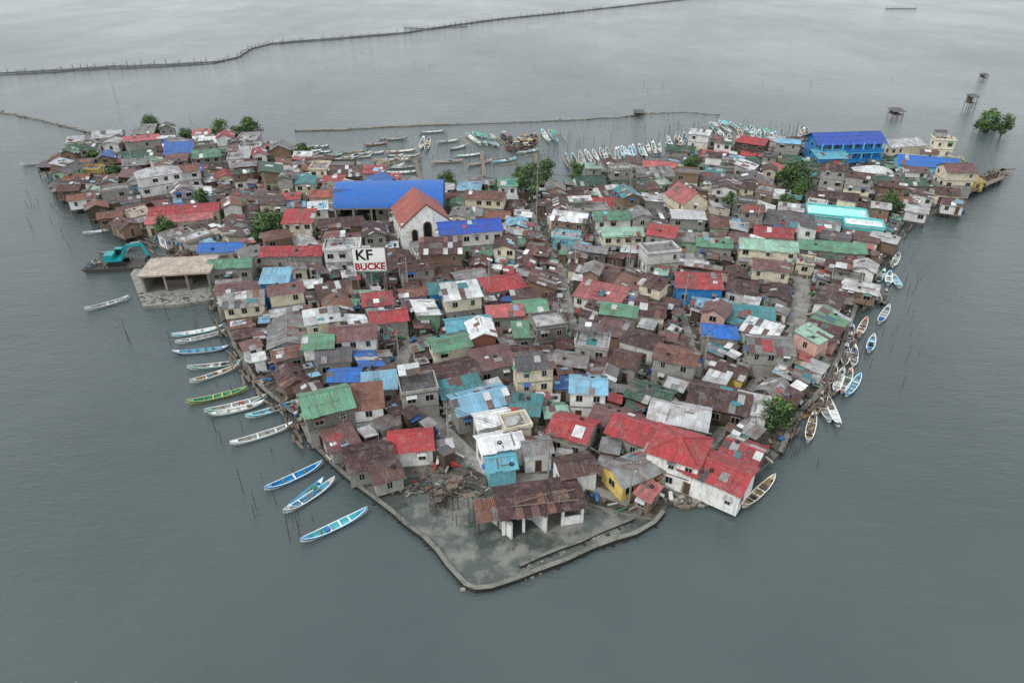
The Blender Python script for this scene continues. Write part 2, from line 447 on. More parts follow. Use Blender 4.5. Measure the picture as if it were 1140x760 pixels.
for pts, w_, hz in (([(334,468),(346,494),(372,521),(402,546),(436,572),(472,601),(500,632),(518,652),(530,657),(548,655),(600,637),(660,612),(706,596),(728,584),(738,572)], .55, .6),
                ([(578,632),(622,613),(668,595),(706,578)], .4, .35),
                ([(868,508),(884,468),(914,440),(934,398),(954,335),(980,292),(1004,250)], .7, .7),
                ([(240,324),(247,352),(262,388),(286,428),(328,463)], .6, .6)):
    mb = MB(); strip(mb, densify([G(*p) for p in pts]), w_, -.6, hz, wet, dk)
    for q in densify([G(*p) for p in pts], .7, .25):
        if R.random() < .6:
            s = R.uniform(.1, .3); mb.rbeam((q.x-s, q.y-.3, .0), (q.x+s, q.y-.3+R.uniform(-.2, .2), .1), s*1.5, s, R.choice((dk, dk, conc())))
    mb.obj("seawall")
t = NT("flooded_mud"); P = t.pos()
m = t.ramp(t.noise(P, .2, 6, .68), .47, .57)
c = t.mix(m, lin((74, 82, 78)), lin((126, 126, 120)))
c = t.mix(t.ramp(t.noise(P, 1.6, 4, .7), .5, .75, 0, .6), c, lin((72, 72, 64)))
c = t.mix(t.ramp(t.noise(P, 2.8, 5, .75), .6, .75, 0, .7), c, lin((154, 154, 146)))
t.link(c, t.b.inputs["Base Color"]); t.link(t.ramp(m, 0, 1, .05, .45), t.b.inputs["Roughness"]); t.bump(t.noise(P, 1.5, 4), .25, .06)
mb = MB(); mb.poly([(p.x, p.y, .06) for p in [G(*q) for q in [(402,545),(436,571),(472,600),(500,631),(518,651),(530,655),(548,653),(600,635),(660,610),(706,594),(730,580),(690,572),(620,552),(545,545),(500,530),(440,532)]]], t.m)
mb.obj("flooded_yard")

ROADS = [([(455,385),(447,402),(462,438),(492,478),(530,515),(560,532),(610,534)], 2.2),
         ([(893,310),(893,330),(884,372)], 3.0), ([(884,372),(850,410),(812,470),(770,520)], 1.4),
         ([(455,385),(430,330),(350,318),(262,322)], 1.4), ([(455,385),(540,375),(640,372),(700,410),(720,450)], 1.4),
         ([(640,372),(625,300),(600,262),(590,232)], 1.5), ([(625,300),(720,300),(893,310)], 1.4), ([(160,215),(250,215),(340,228)], 1.5),
         ([(700,300),(760,350),(780,420)], 1.3), ([(560,532),(650,540),(700,560)], 1.3)]
rm = plain("concrete_paving", (146, 143, 138), .8, .6, .8)
for pts, w in ROADS:
    P = densify([G(*p, z=GZ) for p in pts], 3, .05)
    mb = MB(); strip(mb, P, w, GZ-.05, GZ+.03+R.random()*.02, rm); mb.obj("concrete_alley")
ROADR = [(densify([G(*p, z=GZ) for p in pts], 3, .05), w) for pts, w in ROADS]

# ------------------------------------------------------------------ trees
LEAF = []
for nm, c in (("leaf_dark", (44, 66, 38)), ("leaf_mid", (66, 96, 46)), ("leaf_light", (96, 130, 62))): LEAF.append(plain(nm, c, .6, .3, 3, (26, 38, 22)))
BARK = plain("bark", (84, 70, 58), .9, .5, 5)
def tree(u, v, h, r, name="tree", z=GZ, dens=1.0, low=.3, reserve=True):
    p = G(u, v, z); mb = MB(); rr = random.Random(int(u*7+v))
    mb.beam((0, 0, -.5), (.1, .1, h*.45), .22, BARK, .14, 7)
    cl = []
    for k in range(int(24*dens)):
        a = rr.uniform(0, 6.28); f = rr.random(); zz = h*(low+(.9-low)*f)
        prof = math.sin(math.pi*(.22+.68*f))**.8
        q = math.sqrt(rr.random())*r*.8*prof
        cl.append((Vector((math.cos(a)*q, math.sin(a)*q, zz)), rr.uniform(.26, .44)*r*.85))
    for c, s in cl[:9]: mb.beam((.1, .1, h*.25), c, .09, BARK, .03, 4)
    for c, s in cl:
        tone = rr.choice((0, 1, 1, 2))
        for k in range(75):
            d = Vector((rr.gauss(0, 1), rr.gauss(0, 1), rr.gauss(0, .8))).normalized()*s*rr.uniform(.5, 1.2)
            o = c+d; n = (d.normalized()+Vector((rr.uniform(-.8, .8), rr.uniform(-.8, .8), rr.uniform(-.2, 1)))).normalized()
            e = n.orthogonal().normalized(); e = Matrix.Rotation(rr.uniform(0, 6.3), 3, n) @ e; f = n.cross(e)
            l = rr.uniform(.14, .28)*max(1, r/3.2)
            tt = tone if rr.random() < .7 else rr.choice((0, 1, 2))
            mb.poly([o-e*l, o-f*l*.6, o+e*l, o+f*l*.6], LEAF[tt], rr.random())
    mb.obj(name, (p.x, p.y, z))
    if reserve: rect_add(p.x, p.y, r*1.6, r*1.6, 0)
for a in [(172,154,8,3.8),(250,158,7.5,3.8),(281,158,8,4.4),(268,160,6,3),(210,160,5,2.6),(302,264,6.5,4),(292,272,5,2.8),(590,226,10.5,4),(608,208,8,3.8),(580,212,7,3.2),
          (880,214,8.5,4.8),(892,224,6.5,3.8),(862,480,5.8,2.5),(186,266,5.5,2.4),(498,214,6,2.6),(106,186,5,2.5),(640,204,6,2.8),(1066,202,6,3.2),(770,196,6,2.6),(556,220,5,2.4),(1052,196,5,2.4),
          (872,236,5,2.4),(715,232,5,2.2),(228,232,5,2.4),(810,235,5,2.2),(340,176,5,2.6),(130,200,4.5,2.2)]: tree(*a)
tree(987,241,6,3.8,"mangrove_tree", 0, 1, .12); tree(1097,146,7.5,4.8,"mangrove_tree", 0, 1.3, .08); tree(1114,151,7.5,4.0,"mangrove_tree", 0, 1, .08)

# ------------------------------------------------------------------ landmark buildings
def court():
    p = G(436, 222, 5); mb = MB(); a = 12.6; b = 6.5; h = 5.0; r = 3.8; n = 14
    for i in range(n):
        t0 = math.pi*(.1+.8*i/n); t1 = math.pi*(.1+.8*(i+1)/n)
        f = lambda t: (-math.cos(t)*b/math.cos(math.pi*.1)*1.05, h+(math.sin(t)-math.sin(math.pi*.1))*r/(1-math.sin(math.pi*.1)))
        (y0, z0), (y1, z1) = f(t0), f(t1)
        for k in range(20):
            x0 = -a+2*a*k/20; x1 = -a+2*a*(k+1)/20
            mb.poly([(x0, y0, z0), (x1, y0, z0), (x1, y1, z1), (x0, y1, z1)], "r:blue", .72+R.random()*.18)
        for x in (-a, a):
            mb.poly([(x, y0, h-.3), (x, y1, h-.3), (x, y1, z1-.02), (x, y0, z0-.02)], "r:blue", .4)
    for x in [-a+.3+i*(2*a-.6)/6 for i in range(7)]:
        for y in (-b, b): mb.box(x-.2, x+.2, y-.2, y+.2, 0, h, conc())
    for y in (-b-.1, b-.1): mb.box(-a, a, y, y+.2, h-.4, h, frame())
    mb.box(-a, a, b-.5, b-.3, 0, 3.4, "w:green"); mb.box(-a, a, -b+.3, -b+.5, 0, 1.6, "w:conc")
    mb.box(a-.5, a-.3, -b+.5, b-.5, 0, 3, "w:dconc"); mb.box(-a+.3, -a+.5, -b+.5, b-.5, 0, 3, "w:dconc")
    mb.obj("covered_basketball_court", (p.x, p.y, GZ), math.radians(3)); rect_add(p.x, p.y, 27, 14, math.radians(3))
court()
def church_extra(mb, a, b, h, rise):
    br = plain("brown_paint", (132, 88, 70), .7); x2 = a+.45
    mb.box(a, a+.4, -b-.3, -b+.5, 0, h+.9, "w:white", .9); mb.box(a, a+.4, b-.5, b+.3, 0, h+.9, "w:white", .9)
    mb.poly([(x2, -b, 0), (x2, b, 0), (x2, b, h+.3), (x2, 0, h+rise+.6), (x2, -b, h+.3)], "w:white", .95)
    mb.rbeam((a+.3, -b-.3, h+.2), (a+.3, 0, h+rise+.7), .5, .3, br); mb.rbeam((a+.3, b+.3, h+.2), (a+.3, 0, h+rise+.7), .5, .3, br)
    def arch(y, w, z0, z1, o=.04):
        P = [(x2+o, y-w/2, z0), (x2+o, y+w/2, z0)]
        for k in range(7):
            t = math.pi*k/6; P.append((x2+o, y+w/2*math.cos(t), z1+w/2*math.sin(t)))
        return P
    for y, w, z0, z1 in ((0, 1.5, 3.4, 6.2), (-2.8, 1.0, 3.2, 5), (2.8, 1.0, 3.2, 5), (0, 2, 0, 2.3), (-3, 1, .1, 2), (3, 1, .1, 2)):
        mb.poly(arch(y, w+.4, z0-.1, z1, .03), br); mb.poly(arch(y, w, z0, z1, .06), glass())
p = G(468, 232, 8); house("church", p.x, p.y, 13, 10.5, 6.2, math.radians(-72), 'gable', 'orange', 'white', pitch=.75, stor=2, clutter=False, patch=0, base=.7, extra=church_extra, reserve=True)
def school_extra(mb, a, b, h, rise):
    bl = plain("blue_paint", (30, 128, 205), .6, .2); lb = plain("light_blue_paint", (96, 190, 226), .6, .2)
    for z in (2.6, 5.2):
        mb.box(-a, a, -b-1.6, -b-.07, z-.1, z+.08, lb)
        mb.box(-a, a, -b-1.6, -b-1.5, z+.09, z+1.0, bl)
    for i in range(7):
        x = -a+.2+i*(2*a-.4)/6; mb.box(x-.15, x+.15, -b-1.48, -b-1.2, 0, h, lb)
LM("school_building", 941, 151, 19, 8, 7.9, 6, 'gable', 'navy', 'blue', stor=3, pitch=.45, clutter=False, patch=0, base=.9, oh=1.0, extra=school_extra)
LM("blue_annex_building", 925, 172, 9, 5, 5, 4, 'shed', 'cyan', 'blue', clutter=False, base=.9)
LM("concrete_house", 1003, 157, 12, 7, 5, 14, 'gable', 'lgrey', 'cream', clutter=False, base=.9)
LM("warehouse", 1032, 178, 15, 8, 3.8, -18, 'gable', 'blue', 'cyan', clutter=False, base=.95, patch=.1)
def pool_extra(mb, a, b, h, rise):
    mb.box(-a+1, a-1, -b+1, b-1, h+.15, h+.3, plain("turquoise_deck", (150, 220, 214), .5, .3))
LM("turquoise_building", 932, 234, 13, 7, 3, -18, 'flat', 'white', 'turq', clutter=False, extra=pool_extra, base=.9)
LM("turquoise_building", 962, 247, 8, 5, 3.2, -18, 'flat', 'white', 'turq', clutter=False, base=.9)
plat = [G(*p) for p in [(146,308),(160,344),(200,342),(242,336),(246,318),(236,296),(190,288),(158,292)]]
mb = MB(); mb.poly([(p.x, p.y, .62) for p in plat], conc(), .4)
for i in range(len(plat)):
    p, q = plat[i], plat[(i+1) % len(plat)]; mb.poly([(p.x, p.y, -.5), (q.x, q.y, -.5), (q.x, q.y, .62), (p.x, p.y, .62)], conc(), .3)
for k in range(90):
    p = G(R.uniform(152, 238), R.uniform(330, 342)); s = R.uniform(.08, .3)
    if inside(p.x, p.y, plat): mb.rbeam((p.x-s, p.y, .66), (p.x+s, p.y+R.uniform(-.4, .4), .7), s*1.3, s*.9, R.choice((conc(), planks(), GM)))
mb.obj("concrete_platform")
def hall():
    p = G(200, 297, 4); mb = MB(); a, b, h = 6.0, 3.6, 3.4
    for x in (-a, -a/3, a/3, a):
        for y in (-b, b): mb.box(x-.2, x+.2, y-.2, y+.2, 0, h, conc())
    mb.box(-a-.6, a+.6, -b-.6, b+.6, h, h+.3, "r:tan", .8)
    mb.box(-a+.2, a-.2, b-.1, b+.1, 0, h, "w:conc"); mb.box(-a-.1, -a+.1, -b+.2, b-.2, 0, h, "w:conc")
    mb.box(-3, 2, -1, 2.5, 0, 1.1, planks())
    mb.obj("open_concrete_hall", (p.x, p.y, .62), math.radians(8)); rect_add(p.x, p.y, 14, 10, 0)
hall()
def ruin():
    p = G(600, 551, 3.2); mb = MB(); a, b, h = 4.7, 2.2, 2.8; wh = "w:white"
    for x in (-a, -a/2, 0, a/2, a):
        for y in (-b, b): mb.box(x-.16, x+.16, y-.16, y+.16, -.6, h-.06, wh, .9)
    mb.box(-a-.12, a+.12, b-.1, b+.1, -.6, h-.08, wh); mb.box(-a-.1, -a+.1, -b+.2, b-.2, -.6, h-.08, wh)
    mb.box(a/2+.2, a-.2, -b-.1, -b+.1, -.6, 1.2, wh, .9)
    sheets(mb, (-a-.5, -b-.6, h), (2*a+1, 0, 0), (0, b+.6, .7), "r:maroon", ("r:rust", "r:brown", "r:rosy"), .3, .3)
    sheets(mb, (a+.5, b+.6, h), (-2*a-1, 0, 0), (0, -b-.6, .7), "r:maroon", ("r:rust", "r:brown"), .3, .2)
    sheets(mb, (-a-3.0, -b+.4, h-.7), (2.8, 0, 0), (0, 3.2, .5), "r:rust", ("r:rosy", "r:grey"), .4, .3)
    for (x, y) in ((-a-2.8, -b+.6), (-a-.5, -b+.6), (-a-2.8, b-1), (-a-.5, b-1)): mb.beam((x, y, -.6), (x, y, h-.6), .1, post())
    for k in range(9): mb.rbeam((R.uniform(-a, a), R.uniform(-b, 0), h+.7), (R.uniform(-a, a), R.uniform(-b, 0), h+.75), .12, .08, planks())
    mb.obj("flooded_ruin", (p.x, p.y, .06), math.radians(12)); rect_add(p.x, p.y, 12, 7, math.radians(12))
    p = G(568, 590, 0); mb = MB()
    for (x0, y0, x1, y1, hh) in ((-3, 2.2, -1.2, .4, 2.3), (-1.2, .4, .2, -1.4, 2.3), (2.6, 1.6, 4.2, -.4, 2.4), (.9, 2.2, 2.6, 1.6, 1.2)):
        mb.rbeam((x0, y0, hh/2-.3), (x1, y1, hh/2-.3), .22, hh+.6, wh)
        mb.rbeam((x0, y0, hh+.06), (x1, y1, hh+.06), .34, .12, conc())
    mb.obj("broken_wall", (p.x, p.y, .06), 0)
ruin()

L = "concrete_house"; N = "painted_house"
for a in [
 (L,362,441,6.2,5.6,5.2,24,'gable','green','conc',dict(wall2='dconc',base=.95,pitch=.5,patch=0)),
 (L,409,441,3.8,4.6,4.2,12,'shed','rust','white',dict(base=.6)),
 (L,384,415,4.4,3.2,3,5,'gable','blue','conc',dict(base=.9)),
 (L,422,424,4.6,3.4,3,10,'shed','lblue','conc',{}),
 (N,457,487,5.4,4.2,2.6,8,'gable','red','white',dict(base=.8,patch=0)),
 ("shanty_house",410,503,5.6,5,2.5,20,'gable','maroon','conc',{}), ("shanty_house",430,525,3.4,2.6,2.1,24,'shed','brown','conc',{}),
 (N,393,367,7,4.8,4.4,8,'gable','rosy','white',{}), (L,355,377,4.4,4.4,4.2,8,'gable','green','white',{}),
 ("shanty_house",500,410,7.4,5.2,3.2,24,'gable','maroon','wood',dict(base=.1,patch=.05)), (L,512,430,6,3.2,3,22,'shed','teal','conc',{}),
 (L,533,441,7.6,4.8,3.4,22,'gable','lblue','conc',dict(base=.5,patch=.12)),
 (N,655,425,4.8,4,5,-5,'gable','lblue','white',dict(base=.7)),
 (N,638,472,5.2,4.8,3.4,-25,'gable','red','conc',dict(base=.6)),
 (L,686,462,6,4.4,2.8,-30,'gable','rosy','dconc',{}),
 (N,714,475,7.6,5.4,3.0,-30,'gable','red','conc',dict(base=.45,patch=0.06)),
 (N,757,491,6.4,6.2,4.6,-28,'hip','red','white',dict(base=.8)),
 (N,800,519,7.6,5.6,3.4,-36,'gable','red','white',dict(base=.5,patch=.02,pitch=.3)),
 (N,828,499,4.4,4.6,2.6,-36,'gable','red','brick',dict(base=.05,patch=.2)),
 (N,757,457,7.6,5,3.2,-20,'gable','lgrey','conc',dict(base=.95,patch=.02)),
 ("shanty_house",802,438,8,6,2.8,-22,'gable','brown','wood',dict(base=.1)), (L,838,450,4,3.6,2.8,-22,'shed','lgrey','white',{}),
 (L,857,380,6.4,5.2,4.4,-8,'gable','grey','conc',dict(patch=.25)),
 (N,802,366,5.4,4.2,3.4,-10,'hip','blue','conc',dict(base=.95)), (N,838,344,6.6,4.4,2.8,-12,'gable','teal','conc',dict(base=.7)),
 (L,706,517,6.4,4.2,2.6,28,'gable','grey','yellow',dict(base=.7)),
 (N,548,463,4.6,3,3.4,18,'gable','white','white',dict(base=.9)), (N,556,488,5.4,3.4,3.4,18,'gable','white','white',dict(base=.9)),
 (N,574,468,3.4,3,4,18,'flat','lgrey','cream',{}), (N,557,511,3.4,3,2.8,10,'gable','cyan','cyan',{}), (N,597,493,3.4,3,3.2,10,'gable','grey','white',{}),
 (L,560,311,7.6,6,3.2,18,'hip','red','conc',dict(base=.65)), (L,561,343,6,4.2,3,10,'gable','pink','conc',dict(base=.9)),
 (N,497,317,6.4,4.6,3.6,12,'hip','teal','blue',{}), (L,522,249,13,6.6,6,12,'gable','navy','green',dict(wall2='white',stor=2,base=.95,patch=0)),
 (L,326,277,12,4.6,3.8,3,'gable','red','conc',dict(base=.25,patch=.15)), (N,333,241,6.4,5.4,4.4,2,'shed','red','cream',dict(base=.6)),
 (N,206,231,15,4.8,3.8,14,'gable','red','cream',dict(base=.4,patch=.03)), (N,200,242,14,3.6,3,14,'shed','pink','cream',dict(base=.5)),
 (N,247,273,8.5,4.4,3.2,4,'gable','blue','white',dict(base=.8)),
 (L,257,291,8,4,3.4,6,'gable','green','conc',{}), (N,307,307,4.8,4.2,5,5,'shed','lblue','blue',{}),
 (N,381,271,7,5,5,8,'flat','white','white',{}), (N,430,220,5,6,4,4,'shed','orange','cream',dict(base=.5)),(N,362,214,7,4.6,4,4,'gable','orange','cream',dict(base=.4)),
 (L,521,357,7.4,4,2.8,14,'gable','cyan','conc',dict(base=.9)), (L,590,338,5.4,4.4,3,10,'gable','green','conc',{}),
 (L,592,366,6,3.6,3,8,'shed','green','conc',{}), (L,690,342,6,4.2,3,-15,'gable','green','conc',{}), (N,718,340,7,5,3.2,-15,'gable','maroon','cream',{}),
 (N,432,349,6,4.2,3.4,14,'gable','red','conc',dict(base=.6)), (L,420,333,5,3.4,3,14,'shed','red','conc',{}),
 (N,765,214,8,6.6,5,-70,'gable','pink','cream',dict(patch=0,pitch=.7)), (N,680,238,8,5,4.6,8,'gable','green','white',{}),
 (N,692,256,8.5,4.6,4.6,4,'gable','mint','cream',{}), (L,855,270,11,5.4,4.2,-12,'gable','mint','cream',dict(patch=0)),
 (L,925,272,13,5,3,-12,'gable','green','conc',dict(base=.5)), (L,778,313,8,4.4,3.6,-5,'shed','red','blue',dict(base=.2)),
 (L,905,178,16,6,3.4,-20,'gable','dgreen','conc',{}),(L,908,192,14,5,3.4,-20,'gable','dgreen','conc',{}),(L,1000,200,13,5.4,3.2,-8,'gable','dgreen','conc',{}),
 (L,925,216,11,4.4,3.2,-12,'gable','maroon','conc',{}),(N,795,268,7,4.4,3.5,-10,'gable','green','conc',{}),(L,735,275,7,4.6,4.4,12,'flat','grey','white',{}),
 (L,655,230,9,5,4.8,8,'flat','grey','conc',{}),(N,770,262,6,4.6,3.4,-10,'gable','grey','green',{}),(L,610,355,5,4.4,5,15,'flat','lgrey','dconc',{}),
 (L,548,398,6,4.4,3,18,'shed','rosy','conc',{}),(L,592,390,6,4.6,2.8,5,'gable','maroon','wood',dict(base=.1)),(L,636,397,5,3.6,3,-15,'gable','grey','wood',{}),
 (L,725,435,6,4.4,3,-30,'gable','dgreen','wood',{}),(L,690,395,6,4.4,3,-22,'gable','brown','conc',{}),
 (L,660,378,5,4.2,4.6,-12,'flat','lgrey','conc',{}),(L,640,515,4.4,3.6,3,15,'gable','brown','white',{}),(N,585,450,4,3.6,3,-10,'shed','teal','conc',{}),
 (L,465,425,5,4.4,4.6,15,'flat','dgrey','conc',{}),(L,372,392,5,4.2,3,8,'gable','dgrey','conc',{}),
]: LM(*a[:10], **a[10])

for P, w in ROADR:
    for i in range(len(P)-1):
        c = (P[i]+P[i+1])/2; d = P[i+1]-P[i]; rect_add(c.x, c.y, d.length+.3, w, math.atan2(d.y, d.x))

# ------------------------------------------------------------------ the mass of houses
def shuffle_roof(x, y):
    n = noise.noise(Vector((x*.03, y*.03, 3.3)))
    r = R.random()+n*.3
    if r < .17: return 'brown'
    if r < .31: return 'maroon'
    if r < .38: return 'rosy'
    if r < .43: return 'rust'
    if r < .50: return 'dgrey'
    if r < .61: return 'grey'
    return R.choice(('lgrey', 'lgrey', 'lgrey', 'red', 'red', 'pink', 'pink', 'green', 'green', 'mint', 'dgreen', 'dgreen', 'teal', 'lblue', 'blue', 'white', 'white', 'white', 'tan', 'grey', 'grey'))
def shuffle_wall():
    return R.choice(('conc', 'conc', 'conc', 'dconc', 'ply', 'wood', 'white', 'white', 'white', 'white', 'cream', 'cream', 'pink', 'cyan', 'green', 'brick', 'yellow', 'lilac'))
xs = [p.x for p in OUTG]; ys = [p.y for p in OUTG]; cnt = 0
def angle_at(x, y):
    n = noise.noise(Vector((x*.018, y*.018, 9)))
    k = max(0, min(1, (x+15)/35)); base = 20*(1-k)-26*k
    if y > 150: base = base*.55
    return math.radians(base+n*34+R.gauss(0, 6)+(90 if R.random() < .42 else 0))
for (tries, w0, w1, d0, d1, kind) in ((420, 7, 10, 4.8, 6.4, 0), (4200, 5, 6.6, 3.6, 4.8, 1), (12000, 3.6, 5.2, 2.8, 3.9, 2), (16000, 2.2, 3.4, 1.7, 2.6, 3), (14000, 1.2, 2.1, 1.0, 1.7, 3)):
    for _ in range(tries):
        x = R.uniform(min(xs), max(xs)); y = R.uniform(min(ys), max(ys))
        if not inside(x, y): continue
        w = R.uniform(w0, w1); d = R.uniform(d0, d1); a = angle_at(x, y)
        g = .1 if kind < 3 else -.05
        if not rect_free(x, y, w+g, d+g, a): continue
        ca, sa = math.cos(a), math.sin(a)
        out = sum(0 if inside(x+ca*px-sa*py, y+sa*px+ca*py) else 1 for px in (-w/2, w/2) for py in (-d/2, d/2))
        if out > 1 or (out == 1 and y < 100): continue
        rect_add(x, y, w, d, a); cnt += 1
        roof = shuffle_roof(x, y); rt = R.choice(('gable', 'gable', 'gable', 'shed', 'shed'))
        if kind < 2 and R.random() < .07: rt = 'hip'
        if kind < 3 and R.random() < .09: rt = 'flat'; roof = R.choice(('grey', 'lgrey', 'grey', 'tan'))
        if kind == 3:
            house("lean_to_shack", x, y, w, d, R.uniform(1.7, 2.6), a, 'shed', roof, R.choice(('wood', 'ply', 'conc', 'white')), oh=.25, pitch=.3, clutter=R.random() < .3, patch=.15)
        else:
            two = R.random() < (.42 if kind < 2 else .25)
            h = R.uniform(4.1, 5.3) if two else R.uniform(2.1, 3.0)
            wl = shuffle_wall()
            if two and kind < 2 and R.random() < .14: h = R.uniform(6.6, 7.6); wl = R.choice(('white', 'conc', 'cream'))
            house("stilt_house" if out else ("shanty_house" if kind == 2 else "corrugated_roof_house"), x, y, w, d, h, a, rt, roof, wl,
                  wall2=R.choice((None, 'white', 'ply', 'conc', 'cream')) if two else None, pitch=R.uniform(.25, .5), stilts=bool(out), patch=R.choice((.03, .1, .3)))
print("HOUSES", cnt)

for (u, v) in [(70,192),(78,212),(92,222),(108,232),(124,242),(88,200),(140,252),(66,178),(1060,228),(958,322),(962,300),(985,268),(1020,236)]:
    p = G(u, v, 3); a = angle_at(p.x, p.y)
    house("stilt_house", p.x, p.y, R.uniform(4.4, 6), R.uniform(3.6, 4.4), 2.6, a, 'gable', R.choice(('grey', 'brown', 'rust', 'lgrey')), R.choice(('wood', 'ply', 'white')), stilts=True, z0=1.0)

# ------------------------------------------------------------------ scrap, planks, laundry in gaps
mb = MB(); pal = [planks(), conc(), post(), rubber(), plain("scrap_blue", (50, 110, 170), .6), plain("scrap_white", (215, 215, 210), .6), plain("scrap_red", (160, 50, 46), .6), plain("scrap_green", (70, 130, 90), .6)]
k = 0; tries = 0
while k < 4200 and tries < 60000:
    tries += 1
    x = R.uniform(min(xs), max(xs)); y = R.uniform(min(ys), max(ys))
    if not inside(x, y) or (y > 150 and R.random() < .5): continue
    if not rect_free(x, y, .2, .2, 0): continue
    k += 1; l = R.uniform(.15, .9); an = R.uniform(0, 3.14); z = GZ+R.uniform(.05, .5)
    mb.rbeam((x-math.cos(an)*l, y-math.sin(an)*l, z), (x+math.cos(an)*l, y+math.sin(an)*l, z+R.uniform(-.2, .5)), R.uniform(.08, .5), R.uniform(.05, .3), R.choice(pal[:3]*2+pal+pal[5:6]))
mb.obj("scrap_debris")
mb = MB()
shore = [G(*p) for p in [(866,508),(882,468),(912,440),(932,398),(952,335),(978,292),(1003,250),(1062,226)]]
shoreL = [G(*p) for p in [(64,200),(82,222),(118,238),(160,262),(200,292)]]
shoreM = [G(*p) for p in [(240,324),(246,352),(262,388),(286,428),(326,462),(346,492)]]
for line, n, wd in ((shore, 230, 2.4), (shoreL, 150, 3), (shoreM, 110, 1.8)):
    for _ in range(n):
        i = R.randrange(len(line)-1); p = line[i].lerp(line[i+1], R.random()); d = (line[i+1]-line[i]).normalized(); nn = Vector((d.y, -d.x, 0))
        if inside(p.x+nn.x, p.y+nn.y): nn = -nn
        q = p+nn*R.uniform(.3, wd)
        hh = R.uniform(.5, 2.2); mb.beam((q.x, q.y, -.8), (q.x+R.uniform(-.15, .15), q.y+R.uniform(-.1, .1), hh), .05, post(), n=4)
        if R.random() < .4: mb.rbeam((q.x, q.y, .7), (q.x+d.x*R.uniform(1, 3), q.y+d.y*2, .75), .35, .06, planks())
mb.obj("shoreline_stilts_and_planks")
for k in range(26):
    for _ in range(50):
        x = R.uniform(min(xs), max(xs)); y = R.uniform(60, 170)
        if inside(x, y) and rect_free(x, y, .5, .5, 0): break
    mb = MB(); l = R.uniform(1.4, 2.6); an = R.uniform(0, 3.1); dx, dy = math.cos(an), math.sin(an)
    for s in (-1, 1): mb.beam((s*dx*l, s*dy*l, 0), (s*dx*l, s*dy*l, 3.4), .05, post(), n=4)
    mb.beam((-dx*l, -dy*l, 3.3), (dx*l, dy*l, 3.3), .015, frame(), n=3)
    t0 = -l+.2
    while t0 < l-.6:
        w = R.uniform(.3, .6); hh = R.uniform(.5, .9)
        mb.poly([(t0*dx, t0*dy, 3.3-hh), ((t0+w)*dx, (t0+w)*dy, 3.3-hh), ((t0+w)*dx, (t0+w)*dy, 3.29), (t0*dx, t0*dy, 3.29)], plain("cloth_%d" % R.randrange(6), [(180, 70, 76), (226, 226, 222), (70, 96, 156), (206, 186, 110), (60, 60, 66), (120, 176, 170)][R.randrange(6)], .9))
        t0 += w+R.uniform(.05, .3)
    mb.obj("laundry_line", (x, y, GZ))

# ------------------------------------------------------------------ utility poles + cables
PP = []
galv = plain("galvanised_pole", (160, 162, 162), .5, .3)
def pole(u, v, h):
    p = G(u, v, GZ); mb = MB()
    mb.beam((0, 0, 0), (0, 0, h), .13, galv, .08, 8); mb.rbeam((-.9, 0, h-.7), (.9, 0, h-.7), .1, .12, planks()); mb.rbeam((-.6, 0, h-1.5), (.6, 0, h-1.5), .1, .1, planks())
    for x in (-.8, -.3, .3, .8): mb.beam((x, 0, h-.64), (x, 0, h-.42), .05, frame(), n=5)
    if R.random() < .4: mb.beam((.35, 0, h-2.6), (.35, 0, h-1.8), .22, galv, n=8)
    mb.obj("utility_pole", (p.x, p.y, GZ)); PP.append(Vector((p.x, p.y, GZ+h-.45))); rect_add(p.x, p.y, .3, .3, 0)
for c in [(446,418,8),(500,500,7.5),(597,262,15),(545,335,8),(640,300,8),(395,345,8),(330,330,8),(700,300,8),(760,350,8),(781,420,8),(893,332,8),(840,262,8),(700,225,9),(780,205,9),(870,212,9),(545,235,9),(380,250,9),(300,232,9),(220,205,9),(150,190,9),(610,534,8),(700,560,7),(455,330,8),(620,380,8)]: pole(*c)
mb = MB(); bk = plain("cable_black", (24, 24, 24), .6)
for i, p in enumerate(PP):
    near = sorted([q for q in PP if q is not p], key=lambda q: (q-p).length)[:2]
    for q in near:
        for off in (-.6, .3):
            prev = None
            for k in range(9):
                t = k/8; s = p.lerp(q, t); s.z -= 4*t*(1-t)*(q-p).length*.035; s.x += off
                if prev: mb.beam(prev, s, .022, bk, n=3)
                prev = s
mb.obj("overhead_cables")

# ------------------------------------------------------------------ billboard
p = G(411, 289, 7.5); e = bpy.data.objects.new("billboard_sign", None); COL.objects.link(e); e.location = (p.x, p.y, 0); e.rotation_euler = (0, 0, math.radians(4))
mb = MB(); wp = plain("sign_white", (238, 238, 234), .5, .08, 1); mb.box(-3, 3, 0, .12, 5.2, 9.8, wp, .9)
mb.obj("panel", parent=e)
mb = MB()
for x in (-2.6, 0, 2.6): mb.beam((x, .25, GZ), (x, .25, 9.4), .1, galv); mb.beam((x, .25, 8.5), (x, 2.2, GZ+3), .06, galv)
for (x0, x1, z0, z1) in ((-3.08, 3.08, 9.8, 9.88), (-3.08, 3.08, 5.12, 5.2), (-3.08, -3, 5.2, 9.8), (3, 3.08, 5.2, 9.8)): mb.box(x0, x1, -.03, .15, z0, z1, galv)
mb.obj("frame_and_posts", parent=e)
for txt, x, z, sz, m in (("KF", -2.5, 7.5, 2.9, plain("ink_black", (12, 12, 14), .6, 0)), ("BUCKE", -2.8, 5.5, 1.8, plain("ink_red", (190, 24, 36), .6, 0))):
    cu = bpy.data.curves.new("lettering", 'FONT'); cu.body = txt; cu.size = sz; cu.extrude = .01; cu.offset = .06; cu.materials.append(m)
    o = bpy.data.objects.new("lettering", cu); COL.objects.link(o); o.parent = e; o.location = (x, -.02, z); o.rotation_euler = (math.radians(90), 0, 0)

